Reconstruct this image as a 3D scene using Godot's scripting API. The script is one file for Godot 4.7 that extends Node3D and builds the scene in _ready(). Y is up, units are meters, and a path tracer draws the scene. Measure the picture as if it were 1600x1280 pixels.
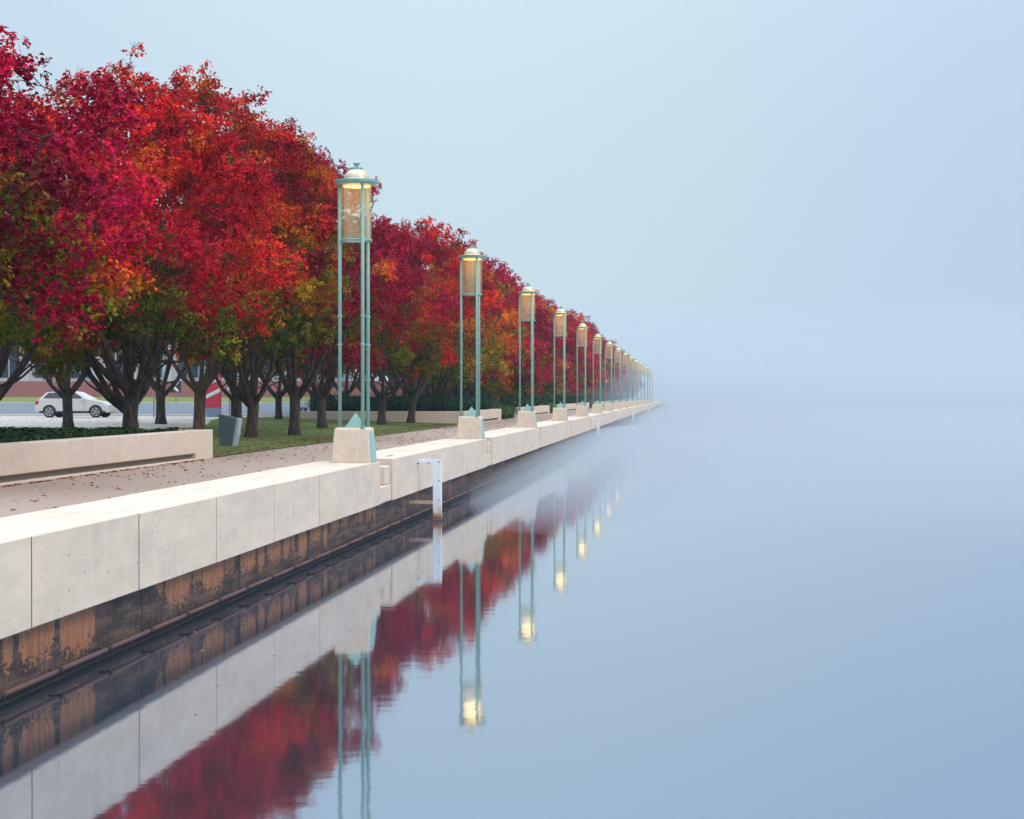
extends Node3D
# A misty lakeside promenade: y up, metres, the lake surface is y = 0 and the sea wall runs along -Z.

const EYE := 2.65
const WALL_TOP := 1.428
const WALL_LOW := 0.62
const WALL_FRONT := -5.68
const WALL_BACK := -6.85
const STEEL_X := -5.85
const PATH_Y := 1.008
const BED_X := -12.4
const LAMP_Z := 32.46
const PITCH := 17.7
const LAMPS := 16
const ORD := ["first", "second", "third", "fourth", "fifth", "sixth", "seventh", "eighth", "ninth", "tenth", "eleventh", "twelfth", "thirteenth", "fourteenth", "fifteenth", "sixteenth", "seventeenth", "eighteenth", "nineteenth", "twentieth"]

var rng := RandomNumberGenerator.new()
var taken := {}
var M := {}

func _ready() -> void:
	rng.seed = 20240517
	# ---- camera
	var cam := Camera3D.new()
	cam.name = "camera"
	cam.fov = rad_to_deg(2.0 * atan(640.0 / 2800.0))
	cam.near = 0.1
	cam.far = 9000.0
	add_child(cam)
	cam.position = Vector3(0, EYE, 0)
	cam.rotation = Vector3(-atan(22.0 / 2800.0), atan(275.0 / 2800.0), 0)
	cam.current = true
	# ---- sky, air, exposure
	var we := WorldEnvironment.new()
	we.name = "environment"
	var env := Environment.new()
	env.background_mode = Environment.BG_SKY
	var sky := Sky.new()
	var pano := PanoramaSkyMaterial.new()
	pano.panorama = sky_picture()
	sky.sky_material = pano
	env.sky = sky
	env.tonemap_mode = Environment.TONE_MAPPER_LINEAR
	env.tonemap_exposure = 1.0
	env.fog_enabled = true
	env.fog_density = 0.0003
	env.fog_light_color = Color(0.88, 0.95, 1.0)
	env.volumetric_fog_enabled = true
	env.volumetric_fog_density = 0.0
	env.sdfgi_enabled = true
	env.ssao_enabled = true
	env.ssil_enabled = true
	we.environment = env
	add_child(we)
	# ---- sun behind the overcast
	var sun := DirectionalLight3D.new()
	sun.name = "sun"
	sun.light_color = Color(1.0, 0.89, 0.74)
	sun.light_energy = 0.5
	sun.light_angular_distance = 18.0
	sun.shadow_enabled = true
	sun.sky_mode = DirectionalLight3D.SKY_MODE_LIGHT_ONLY
	add_child(sun)
	sun.rotation_degrees = Vector3(-38, 58, 0)

	make_materials()
	make_setting()
	make_sea_wall()
	make_beds()
	make_trees()
	make_lamps()
	make_mooring_posts()
	make_far_side()
	make_small_things()
	make_mist()


func sky_picture() -> ImageTexture:
	var w := 512
	var h := 256
	var data := PackedFloat32Array()
	data.resize(w * h * 3)
	var k := 0
	for j in h:
		var el := (0.5 - (j + 0.5) / h) * PI
		var s := sin(maxf(el, 0.0))
		var up := pow(s, 2.4)
		for i in w:
			var az := wrapf((i + 0.5) / w * TAU, -PI, PI)
			var glow := exp(-pow((az + 0.14) / 0.30, 2.0))
			var low := Color(0.450, 0.592, 0.772).lerp(Color(0.598, 0.748, 0.832), glow)
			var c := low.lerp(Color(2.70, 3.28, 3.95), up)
			data[k] = c.r
			data[k + 1] = c.g
			data[k + 2] = c.b
			k += 3
	var im := Image.create_from_data(w, h, false, Image.FORMAT_RGBF, data.to_byte_array())
	return ImageTexture.create_from_image(im)


# ------------------------------------------------------------------ helpers

func numbered(called: String) -> String:
	if not taken.has(called):
		taken[called] = 0
		return called
	taken[called] += 1
	return "%s_%03d" % [called, taken[called]]


func tag(o: Node, label := "", category := "", group := "", kind := "") -> Node:
	if label != "":
		o.set_meta("label", label)
	if category != "":
		o.set_meta("category", category)
	if group != "":
		o.set_meta("group", group)
	if kind != "":
		o.set_meta("kind", kind)
	return o


func thing(called: String, label: String, category: String, at := Vector3.ZERO, group := "") -> Node3D:
	var o := Node3D.new()
	o.name = numbered(called)
	add_child(o)
	o.position = at
	tag(o, label, category, group)
	return o


func mesh_of(st: SurfaceTool) -> ArrayMesh:
	st.generate_normals()
	return st.commit()


func put(called: String, mesh: Mesh, mat: Material, parent: Node3D = null) -> MeshInstance3D:
	var o := MeshInstance3D.new()
	o.name = numbered(called) if parent == null else called
	o.mesh = mesh
	o.material_override = mat
	(parent if parent else self).add_child(o, true)
	return o


func obj(called: String, st: SurfaceTool, mat: Material, parent: Node3D = null) -> MeshInstance3D:
	return put(called, mesh_of(st), mat, parent)


func tool_(smooth := false) -> SurfaceTool:
	var st := SurfaceTool.new()
	st.begin(Mesh.PRIMITIVE_TRIANGLES)
	st.set_smooth_group(0 if smooth else -1)
	return st


func tri(st: SurfaceTool, a: Vector3, b: Vector3, c: Vector3, outward: Vector3) -> void:
	if (a - c).cross(a - b).dot(outward) < 0.0:
		var t := b
		b = c
		c = t
	st.add_vertex(a)
	st.add_vertex(b)
	st.add_vertex(c)


func poly(st: SurfaceTool, pts: Array, center: Vector3) -> void:
	var mid := Vector3.ZERO
	for p in pts:
		mid += p
	mid /= pts.size()
	for i in range(1, pts.size() - 1):
		tri(st, pts[0], pts[i], pts[i + 1], mid - center)


func box(st: SurfaceTool, lo: Vector3, hi: Vector3, c := 0.0) -> void:
	var m := (lo + hi) / 2.0
	var e := (hi - lo) / 2.0
	if c <= 0.0:
		for ax in 3:
			var u := (ax + 1) % 3
			var v := (ax + 2) % 3
			for s in [-1.0, 1.0]:
				var q := []
				for k in [[-1, -1], [1, -1], [1, 1], [-1, 1]]:
					var p := Vector3.ZERO
					p[ax] = s * e[ax]
					p[u] = k[0] * e[u]
					p[v] = k[1] * e[v]
					q.append(m + p)
				poly(st, q, m)
		return
	var corner := func(s: Vector3, ax: int) -> Vector3:
		var p := Vector3(s.x * e.x, s.y * e.y, s.z * e.z)
		for k in 3:
			if k != ax:
				p[k] -= s[k] * c
		return m + p
	for ax in 3:
		var u := (ax + 1) % 3
		var v := (ax + 2) % 3
		for s in [-1.0, 1.0]:
			var q := []
			for k in [[-1, -1], [1, -1], [1, 1], [-1, 1]]:
				var g := Vector3.ZERO
				g[ax] = s
				g[u] = k[0]
				g[v] = k[1]
				q.append(corner.call(g, ax))
			poly(st, q, m)
			for s2 in [-1.0, 1.0]:
				var a := Vector3.ZERO
				a[ax] = s
				a[u] = s2
				a[v] = -1.0
				var b := a
				b[v] = 1.0
				poly(st, [corner.call(a, ax), corner.call(b, ax), corner.call(b, u), corner.call(a, u)], m)
	for sx in [-1.0, 1.0]:
		for sy in [-1.0, 1.0]:
			for sz in [-1.0, 1.0]:
				var g := Vector3(sx, sy, sz)
				poly(st, [corner.call(g, 0), corner.call(g, 1), corner.call(g, 2)], m)


func prism(st: SurfaceTool, outline: Array, out: Vector3) -> void:
	# a polygon (convex, 3-D points) pushed along out
	var back := []
	var m := Vector3.ZERO
	for p in outline:
		back.append(p + out)
		m += p
	m = m / outline.size() + out / 2.0
	poly(st, outline, m)
	poly(st, back, m)
	for i in outline.size():
		var j := (i + 1) % outline.size()
		poly(st, [outline[i], outline[j], back[j], back[i]], m)


func tube(st: SurfaceTool, pts: Array, radii: Array, n := 8, ends := true) -> void:
	var rings := []
	var side := Vector3.ZERO
	for i in pts.size():
		var d: Vector3
		if i == 0:
			d = pts[1] - pts[0]
		elif i == pts.size() - 1:
			d = pts[i] - pts[i - 1]
		else:
			d = pts[i + 1] - pts[i - 1]
		d = d.normalized()
		if side == Vector3.ZERO:
			side = d.cross(Vector3(0.31, 0.2, 0.93) if absf(d.y) > 0.5 else Vector3.UP).normalized()
		side = (side - d * side.dot(d)).normalized()
		var other := d.cross(side)
		var ring := []
		for k in n:
			var a := TAU * k / n
			ring.append(pts[i] + (side * cos(a) + other * sin(a)) * radii[i])
		rings.append(ring)
	for i in pts.size() - 1:
		var m: Vector3 = (pts[i] + pts[i + 1]) / 2.0
		for k in n:
			var l := (k + 1) % n
			poly(st, [rings[i][k], rings[i][l], rings[i + 1][l], rings[i + 1][k]], m)
	if ends:
		poly(st, rings[0], pts[1])
		poly(st, rings[-1], pts[-2])


func lathe(st: SurfaceTool, profile: Array, n := 24) -> void:
	# profile: Vector2(radius, height), walked so that the outside lies to its right
	for i in profile.size() - 1:
		var a: Vector2 = profile[i]
		var b: Vector2 = profile[i + 1]
		var nr := b.y - a.y
		var ny := a.x - b.x
		for k in n:
			var t := TAU * k / n
			var u := TAU * (k + 1) / n
			var mid := (t + u) / 2.0
			var out := Vector3(cos(mid) * nr, ny, sin(mid) * nr)
			var p := [Vector3(cos(t) * a.x, a.y, sin(t) * a.x), Vector3(cos(u) * a.x, a.y, sin(u) * a.x), Vector3(cos(u) * b.x, b.y, sin(u) * b.x), Vector3(cos(t) * b.x, b.y, sin(t) * b.x)]
			if a.x > 1e-5:
				tri(st, p[0], p[1], p[2] if b.x > 1e-5 else p[3], out)
			if b.x > 1e-5:
				tri(st, p[0], p[2], p[3], out)


func sheet(called: String, mat: Material, xs: Array, zs: Array, height: Callable, lift: float) -> MeshInstance3D:
	# a ground sheet on a grid
	var st := tool_(true)
	for i in xs.size() - 1:
		for j in zs.size() - 1:
			var q := []
			for k in [[0, 0], [1, 0], [1, 1], [0, 1]]:
				var x: float = xs[i + k[0]]
				var z: float = zs[j + k[1]]
				q.append(Vector3(x, height.call(x, z) + lift, z))
			tri(st, q[0], q[1], q[2], Vector3.UP)
			tri(st, q[0], q[2], q[3], Vector3.UP)
	return obj(called, st, mat)


func steps(a: float, b: float, n: int) -> Array:
	var r := []
	for i in n + 1:
		r.append(lerpf(a, b, float(i) / n))
	return r


func ground(x: float, z: float) -> float:
	var y := PATH_Y + 0.032 * clampf(-x - 12.4, 0.0, 12.0)
	var s := smoothstep(18.0, 24.0, -x)
	var d := -z
	var f := 0.0
	if d > 105.0:
		f = lerpf(0.0, 0.6, clampf((d - 105.0) / 29.0, 0, 1)) + lerpf(0.0, 0.42, clampf((d - 134.0) / 11.0, 0, 1)) + 1.5 * smoothstep(145.0, 166.0, d)
	return y + s * f


func column_px(p: Vector3) -> float:
	# where a point stands across the photograph, for saying what stands beside what
	var t := atan(275.0 / 2800.0)
	return 800.0 + 2800.0 * (p.x * cos(t) - p.z * sin(t)) / (-p.x * sin(t) - p.z * cos(t))


# ------------------------------------------------------------------ materials

func texture(w: int, h: int, f: Callable) -> ImageTexture:
	var data := PackedByteArray()
	data.resize(w * h * 4)
	var k := 0
	for j in h:
		for i in w:
			var c: Color = f.call(i, j)
			data[k] = int(clampf(c.r, 0, 1) * 255.0)
			data[k + 1] = int(clampf(c.g, 0, 1) * 255.0)
			data[k + 2] = int(clampf(c.b, 0, 1) * 255.0)
			data[k + 3] = int(clampf(c.a, 0, 1) * 255.0)
			k += 4
	return ImageTexture.create_from_image(Image.create_from_data(w, h, false, Image.FORMAT_RGBA8, data))


func noise(seed_: int, freq: float, octaves := 4) -> FastNoiseLite:
	var n := FastNoiseLite.new()
	n.seed = seed_
	n.noise_type = FastNoiseLite.TYPE_SIMPLEX_SMOOTH
	n.frequency = freq
	n.fractal_octaves = octaves
	return n


func torus(n: FastNoiseLite, u: float, v: float, r := 1.0) -> float:
	# noise on a torus, so that the tile has no seam
	return n.get_noise_3d(cos(u * TAU) * (2.0 + cos(v * TAU)) * r, sin(u * TAU) * (2.0 + cos(v * TAU)) * r, sin(v * TAU) * r)


func lin(r: float, g: float, b: float) -> Color:
	return Color(r, g, b).linear_to_srgb()


func plain(r: float, g: float, b: float, rough := 0.7, metal := 0.0) -> StandardMaterial3D:
	var m := StandardMaterial3D.new()
	m.albedo_color = lin(r, g, b)
	m.roughness = rough
	m.metallic = metal
	return m


func tiled(tex: Texture2D, scale_: float, rough: float, bump: Texture2D = null, bump_cm := 0.0, world := true) -> StandardMaterial3D:
	var m := StandardMaterial3D.new()
	m.albedo_texture = tex
	m.roughness = rough
	m.uv1_triplanar = true
	m.uv1_world_triplanar = world
	m.uv1_scale = Vector3.ONE * scale_
	if bump:
		m.heightmap_enabled = true
		m.heightmap_texture = bump
		m.heightmap_scale = bump_cm
	return m


func noise_map(seed_: int, freq: float, size := 512) -> NoiseTexture2D:
	var t := NoiseTexture2D.new()
	t.width = size
	t.height = size
	t.seamless = true
	t.noise = noise(seed_, freq, 5)
	return t


func make_materials() -> void:
	var n1 := noise(3, 0.9, 5)
	var n3 := noise(11, 2.0, 4)
	var fine := noise(19, 0.35, 2)
	var specks := {}
	var r := RandomNumberGenerator.new()
	r.seed = 77
	for k in 420:
		var cx := r.randi_range(0, 1023)
		var cy := r.randi_range(0, 1023)
		var size := r.randi_range(2, 4) if r.randf() < 0.85 else 6
		for dx in maxi(1, size / 3):
			for dy in size:
				specks[Vector2i((cx + dx) % 1024, (cy + dy) % 1024)] = r.randf_range(0.45, 0.8)
	var soft := noise(3, 0.012, 5).get_seamless_image(1024, 1024).get_data()
	var coarse := noise(11, 0.004, 4).get_seamless_image(1024, 1024).get_data()
	var drip_noise := noise(8, 0.03, 3)
	var concrete := func(base: Color, dirt: Color) -> ImageTexture:
		return texture(1024, 1024, func(i: int, j: int) -> Color:
			var a := soft[j * 1024 + i] / 127.5 - 1.0
			var b := coarse[j * 1024 + i] / 127.5 - 1.0
			var drip := drip_noise.get_noise_2d(i * 1.5, j * 0.12) * smoothstep(0.1, 0.6, b)
			var g := fine.get_noise_2d(i, j) * 0.05
			var c := base.lerp(dirt, clampf(0.2 + 0.22 * a + 0.22 * b + 0.28 * drip, 0.0, 1.0))
			var f: float = specks.get(Vector2i(i, j), 1.0) * (1.0 + g)
			return Color(c.r * f, c.g * f, c.b * f))
	var bump_fine := noise_map(5, 0.06)
	M.concrete = tiled(concrete.call(lin(0.66, 0.535, 0.42), lin(0.44, 0.36, 0.28)), 0.27, 0.85, bump_fine, 0.25)
	M.bed = tiled(concrete.call(lin(0.66, 0.54, 0.45), lin(0.52, 0.415, 0.34)), 0.31, 0.88, bump_fine, 0.25)
	M.concrete.uv1_scale = Vector3(0.2, 0.27, 0.075)
	M.lamp_foot = tiled(M.concrete.albedo_texture, 0.33, 0.85, bump_fine, 0.2)
	M.toe = plain(0.22, 0.18, 0.15, 0.95)  # planter concrete darkened, the recess's shade put into its colour
	M.bed.uv1_scale = Vector3(0.31, 0.31, 0.1)
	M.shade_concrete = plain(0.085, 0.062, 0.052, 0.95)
	# rust on the sheet steel: one long strip, 22 m of it
	var W := 2048
	var H := 128
	var rag := noise(31, 0.07, 4)
	var long_ := noise(37, 0.09, 3)
	var blotch := noise(41, 0.02, 4)
	var strip := func(sparse: float, bright: float) -> ImageTexture:
		var reach := PackedFloat32Array()
		reach.resize(W)
		var x := 0
		while x < W:
			var wide := r.randi_range(8, 46)
			var gap := r.randi_range(2, 12) if r.randf() < sparse else r.randi_range(25, 110) + int(160.0 * maxf(0.0, 0.78 - sparse))
			var deep := r.randf_range(0.2, 0.78)
			for k in wide:
				if x + k < W:
					var e := absf(2.0 * k / wide - 1.0)
					reach[x + k] = deep * (1.0 - 0.3 * e * e * e)
			x += wide + gap
		return texture(W, H, func(i: int, j: int) -> Color:
			var v := j / float(H)
			var streak := long_.get_noise_2d(i * 2.6, j * 0.08)
			var edge := reach[i] + rag.get_noise_2d(i * 2.6, j * 1.1) * 0.34 + long_.get_noise_2d(i * 4.0, j * 0.3) * 0.16
			var on := smoothstep(0.0, 0.05, edge - v) if reach[i] > 0.0 else 0.0
			var flake := rag.get_noise_2d(i * 3.1 + 900.0, j * 2.2)
			if on < 0.5 and flake > 0.34 and v < 0.82:
				on = 0.55
			on *= bright
			var dark := lin(0.026, 0.018, 0.016).lerp(lin(0.105, 0.062, 0.046), clampf(0.45 + blotch.get_noise_2d(i, j * 2.0) * 1.3 + streak * 0.5, 0, 1))
			var wet := smoothstep(0.74, 0.9, v)
			dark = dark.lerp(lin(0.014, 0.014, 0.017), wet)
			var orange := lin(0.23, 0.085, 0.037).lerp(lin(0.36, 0.165, 0.08), clampf(0.45 + streak * 1.0 + flake * 0.4, 0, 1))
			orange = orange.lerp(dark, clampf(smoothstep(0.32, 0.6, streak) * 0.5, 0, 1))
			return dark.lerp(orange, on * (1.0 - wet)))
	M.rust = StandardMaterial3D.new()
	M.rust.albedo_texture = strip.call(0.88, 1.0)
	M.rust_dull = StandardMaterial3D.new()
	M.rust_dull.albedo_texture = strip.call(0.35, 0.6)
	M.rust_dull.roughness = 0.8
	M.rust.roughness = 0.8
	M.rust.heightmap_enabled = true
	M.rust.heightmap_texture = M.rust.albedo_texture
	M.rust.heightmap_scale = 0.6
	M.pipe = tiled(noise_colors(51, 0.03, [lin(0.07, 0.028, 0.024), lin(0.16, 0.06, 0.05), lin(0.10, 0.05, 0.04)]), 1.4, 0.65)
	M.iron = plain(0.035, 0.028, 0.026, 0.7, 0.3)
	# ground
	M.gravel = tiled(noise_colors(61, 0.11, [lin(0.24, 0.165, 0.125), lin(0.37, 0.265, 0.205), lin(0.44, 0.325, 0.255)], 1024, 5), 0.22, 0.95, noise_map(62, 0.15), 0.8)
	M.grass = tiled(noise_colors(63, 0.05, [lin(0.035, 0.066, 0.008), lin(0.092, 0.142, 0.014), lin(0.17, 0.185, 0.026)], 1024, 5), 0.3, 0.95, noise_map(64, 0.2), 4.0)
	M.verge = tiled(noise_colors(65, 0.05, [lin(0.07, 0.14, 0.02), lin(0.13, 0.22, 0.03), lin(0.40, 0.16, 0.03)], 512, 5), 0.25, 0.95, noise_map(64, 0.2), 4.0)
	M.mulch = tiled(noise_colors(66, 0.09, [lin(0.05, 0.012, 0.010), lin(0.15, 0.030, 0.022), lin(0.26, 0.075, 0.03)], 512, 5), 0.3, 0.95, noise_map(67, 0.15), 5.0)
	M.soil = tiled(noise_colors(68, 0.08, [lin(0.02, 0.014, 0.01), lin(0.05, 0.035, 0.026)], 512, 4), 0.5, 0.95)
	M.paving = tiled(noise_colors(69, 0.02, [lin(0.36, 0.32, 0.27), lin(0.46, 0.41, 0.35), lin(0.42, 0.36, 0.30)], 512, 5), 0.2, 0.9)
	M.asphalt = tiled(noise_colors(70, 0.05, [lin(0.105, 0.12, 0.145), lin(0.15, 0.165, 0.19)], 512, 5), 0.2, 0.85)
	M.kerb = plain(0.45, 0.43, 0.40, 0.9)
	M.line = plain(0.7, 0.7, 0.68, 0.8)
	# water: a calm lake under fog
	M.water = StandardMaterial3D.new()
	M.water.albedo_color = lin(0.33, 0.41, 0.54)
	M.water.metallic = 0.95
	M.water.roughness = 0.042
	M.water.uv1_triplanar = true
	M.water.uv1_world_triplanar = true
	M.water.uv1_scale = Vector3(0.11, 0.11, 0.19)
	var wn := NoiseTexture2D.new()
	wn.width = 1024
	wn.height = 1024
	wn.seamless = true
	wn.as_normal_map = true
	wn.bump_strength = 1.0
	wn.noise = noise(90, 0.012, 5)
	M.water.normal_enabled = true
	M.water.normal_texture = wn
	M.water.normal_scale = 0.06
	# lamps
	M.teal = tiled(noise_colors(71, 0.02, [lin(0.17, 0.33, 0.27), lin(0.20, 0.37, 0.305), lin(0.22, 0.39, 0.325)], 256, 4), 0.9, 0.42)
	M.teal_panel = plain(0.26, 0.44, 0.40, 0.5)
	M.teal_dark = plain(0.11, 0.24, 0.21, 0.5)
	M.dome = plain(0.60, 0.48, 0.34, 0.26, 0.3)
	M.collar = plain(0.9, 0.8, 0.55, 0.5)
	M.collar.emission_enabled = true
	M.collar.emission = Color(1.0, 0.80, 0.40)
	M.collar.emission_energy_multiplier = 0.9
	M.bulb = plain(0.9, 0.85, 0.7, 0.5)
	M.bulb.emission_enabled = true
	M.bulb.emission = Color(1.0, 0.80, 0.42)
	M.bulb.emission_energy_multiplier = 3.2
	var hole := texture(32, 32, func(i: int, j: int) -> Color:
		var open := 1.0
		for c in [Vector2(16, 16), Vector2(0, 0), Vector2(32, 0), Vector2(0, 32), Vector2(32, 32)]:
			if Vector2(i + 0.5, j + 0.5).distance_to(c) < 10.9:
				open = 0.0
		return Color(0.82, 0.76, 0.60, open))
	M.screen = StandardMaterial3D.new()
	M.screen.albedo_texture = hole
	M.screen.transparency = BaseMaterial3D.TRANSPARENCY_ALPHA_SCISSOR
	M.screen.alpha_scissor_threshold = 0.5
	M.screen.roughness = 0.45
	M.screen.metallic = 0.2
	M.screen.uv1_scale = Vector3(40, 26, 1)
	# white steel
	M.white = tiled(noise_colors(72, 0.02, [lin(0.68, 0.72, 0.76), lin(0.78, 0.80, 0.82)], 256, 4), 0.8, 0.5)
	M.rusty = tiled(noise_colors(73, 0.05, [lin(0.55, 0.48, 0.41), lin(0.46, 0.33, 0.24), lin(0.34, 0.19, 0.11)], 256, 5), 2.5, 0.8)
	var foot_rag := noise(74, 0.05, 4)
	M.post_white = tiled(texture(256, 256, func(i: int, j: int) -> Color:
		var up := (255 - j) / 256.0 * 1.4
		var rag2 := foot_rag.get_noise_2d(i * 1.6, j * 0.5) * 0.16
		var fleck := foot_rag.get_noise_2d(i * 2.0 + 300.0, j * 2.0)
		var white := lin(0.70, 0.73, 0.76).lerp(lin(0.62, 0.62, 0.60), clampf(fleck, 0.0, 1.0))
		var c := white.lerp(lin(0.58, 0.42, 0.28), 1.0 - smoothstep(0.16, 0.40, up + rag2))
		return c.lerp(lin(0.20, 0.085, 0.04), 1.0 - smoothstep(0.05, 0.17, up + rag2 * 0.7 + fleck * 0.05))), 1.0 / 1.4, 0.5, null, 0.0, false)
	M.bolt = plain(0.20, 0.20, 0.21, 0.5, 0.5)
	# trees
	var ridge := noise(81, 0.03, 4)
	M.bark = tiled(texture(256, 512, func(i: int, j: int) -> Color:
		var u := i / 256.0
		var v := j / 512.0
		var k := absf(torus(ridge, u, v * 0.35, 24.0))
		var l := torus(n1, u, v, 1.5)
		var c := lin(0.018, 0.013, 0.010).lerp(lin(0.085, 0.062, 0.048), smoothstep(0.02, 0.3, k))
		return c.lerp(lin(0.10, 0.088, 0.062), clampf(l * 0.6, 0, 0.5))), 0.7, 0.95, noise_map(82, 0.08), 2.5, false)
	M.lichen_bark = tiled(texture(256, 512, func(i: int, j: int) -> Color:
		var u := i / 256.0
		var v := j / 512.0
		var k := absf(torus(ridge, u, v * 0.35, 24.0))
		var l := torus(n3, u, v, 2.5)
		var c := lin(0.03, 0.022, 0.018).lerp(lin(0.11, 0.083, 0.066), smoothstep(0.02, 0.3, k))
		return c.lerp(lin(0.30, 0.12, 0.02), smoothstep(0.08, 0.3, l) * 0.8)), 0.7, 0.95, noise_map(82, 0.08), 2.5, false)
	M.leaf = StandardMaterial3D.new()
	M.leaf.vertex_color_use_as_albedo = true
	M.leaf.roughness = 0.6
	M.leaf.metallic_specular = 0.16
	M.leaf.backlight_enabled = true
	M.leaf.backlight = Color(0.52, 0.52, 0.52)
	# others
	M.grey_blue = plain(0.075, 0.11, 0.145, 0.55)
	M.grey_edge = plain(0.36, 0.43, 0.50, 0.45)
	M.red = plain(0.50, 0.018, 0.05, 0.5)
	M.sign_grey = plain(0.18, 0.23, 0.30, 0.6)
	M.pale_teal = plain(0.50, 0.70, 0.68, 0.5)
	M.black = plain(0.015, 0.016, 0.018, 0.6)
	M.post_grey = plain(0.22, 0.25, 0.28, 0.45, 0.4)
	M.pale_wall = plain(0.55, 0.58, 0.60, 0.85)
	M.glass = plain(0.03, 0.04, 0.05, 0.15)
	M.car = plain(0.55, 0.53, 0.50, 0.25)
	M.tyre = plain(0.018, 0.018, 0.018, 0.9)
	M.alloy = plain(0.45, 0.46, 0.48, 0.35, 0.7)
	M.red_lamp = plain(0.45, 0.02, 0.02, 0.3)
	M.headlight = plain(0.7, 0.72, 0.74, 0.15)


func noise_colors(seed_: int, freq: float, colors: Array, size := 512, octaves := 4) -> NoiseTexture2D:
	var t := NoiseTexture2D.new()
	t.width = size
	t.height = size
	t.seamless = true
	t.noise = noise(seed_, freq, octaves)
	var g := Gradient.new()
	g.offsets = PackedFloat32Array(steps(0.22, 0.78, maxi(colors.size() - 1, 1)))
	g.colors = PackedColorArray(colors)
	t.color_ramp = g
	return t


# ------------------------------------------------------------------ the setting

func make_setting() -> void:
	tag(sheet("water", M.water, [STEEL_X, 0.0, 20.0, 100.0, 600.0, 2500.0], [60.0, 0.0, -100.0, -400.0, -1200.0, -5000.0], func(_x, _z): return 0.0, 0.0), "calm misty lake water mirroring the trees and lamp posts", "", "", "structure")
	tag(sheet("water", M.water, [-2500.0, -400.0, -100.0, -20.0, STEEL_X], [-470.0, -900.0, -2000.0, -5000.0], func(_x, _z): return 0.0, 0.0), "open lake water beyond the far end of the promenade", "", "", "structure")
	var xs := steps(-160.0, -30.0, 6) + steps(-28.0, WALL_BACK, 16)
	var zs := [40.0, 0.0, -30.0, -60.0] + steps(-88.0, -180.0, 30) + [-220.0, -300.0, -468.0]
	tag(sheet("ground", M.soil, xs, zs, ground, -0.02), "bare ground under the lawns and paths", "", "", "structure")
	tag(sheet("path", M.gravel, steps(BED_X - 0.25, WALL_BACK + 0.02, 4), [40.0, 0.0, -40.0, -80.0, -130.0, -200.0, -300.0, -420.0], ground, 0.0), "pinkish gravel path between the sea wall and the planters", "", "", "structure")
	# lawn with a wavering front edge, its far edge swinging out
	var st := tool_(true)
	var zl := steps(-46.01, -104.0, 60)
	var far_x := func(z: float) -> float:
		var d := -z
		return -20.0 - 0.5 * clampf((d - 46) / 25.0, 0, 1) - 4.1 * smoothstep(71.0, 95.0, d) + 1.0 * smoothstep(95.0, 104.0, d)
	var wob := noise(99, 0.35, 3)
	for j in zl.size() - 1:
		for i in 12:
			var q := []
			for k in [[0, 0], [1, 0], [1, 1], [0, 1]]:
				var z: float = zl[j + k[1]]
				var t: float = (i + k[0]) / 12.0
				var xa: float = BED_X + 0.12 * wob.get_noise_1d(z * 3.0)
				var x := lerpf(xa, far_x.call(z), t)
				q.append(Vector3(x, ground(x, z) + 0.03 + 0.02 * smoothstep(0.0, 0.2, t), z))
			tri(st, q[0], q[1], q[2], Vector3.UP)
			tri(st, q[0], q[2], q[3], Vector3.UP)
	tag(obj("lawn", st, M.grass), "mown lawn under the front row of red trees", "", "", "structure")
	tag(sheet("pavement", M.paving, steps(-100.0, -30.0, 7) + steps(-28.0, -19.5, 6), [-46.0, -60.0, -88.0, -95.0, -104.7], ground, 0.012), "pale concrete forecourt behind the lawn", "", "", "structure")
	tag(sheet("road", M.asphalt, steps(-110.0, -30.0, 8) + steps(-28.0, -21.5, 4), steps(-105.0, -134.0, 8), ground, 0.004), "grey asphalt road beyond the forecourt", "", "", "structure")
	tag(sheet("grass_verge", M.verge, steps(-110.0, -30.0, 8) + steps(-28.0, -21.5, 4), steps(-134.3, -146.0, 6), ground, 0.09), "bright grass verge strewn with orange leaves beyond the road", "", "", "structure")
	tag(sheet("mulch_bank", M.mulch, steps(-120.0, -30.0, 8) + steps(-28.0, -22.0, 3), steps(-146.0, -180.0, 12), ground, 0.10), "reddish mulch bank rising behind the grass verge", "", "", "structure")
	# kerbs along both sides of the road
	for zk in [-104.85, -134.15]:
		st = tool_()
		for k in 28:
			var xa := -110.0 + k * 3.16
			var xb := xa + 3.14
			box(st, Vector3(xa, ground(xa, zk) - 0.15, zk - 0.14), Vector3(xb, ground((xa + xb) / 2.0, zk) + 0.13, zk + 0.14), 0.02)
		tag(obj("kerb", st, M.kerb), "concrete kerb along the %s side of the road" % ("near" if zk > -110.0 else "far"), "", "", "structure")


# ------------------------------------------------------------------ sea wall

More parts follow.
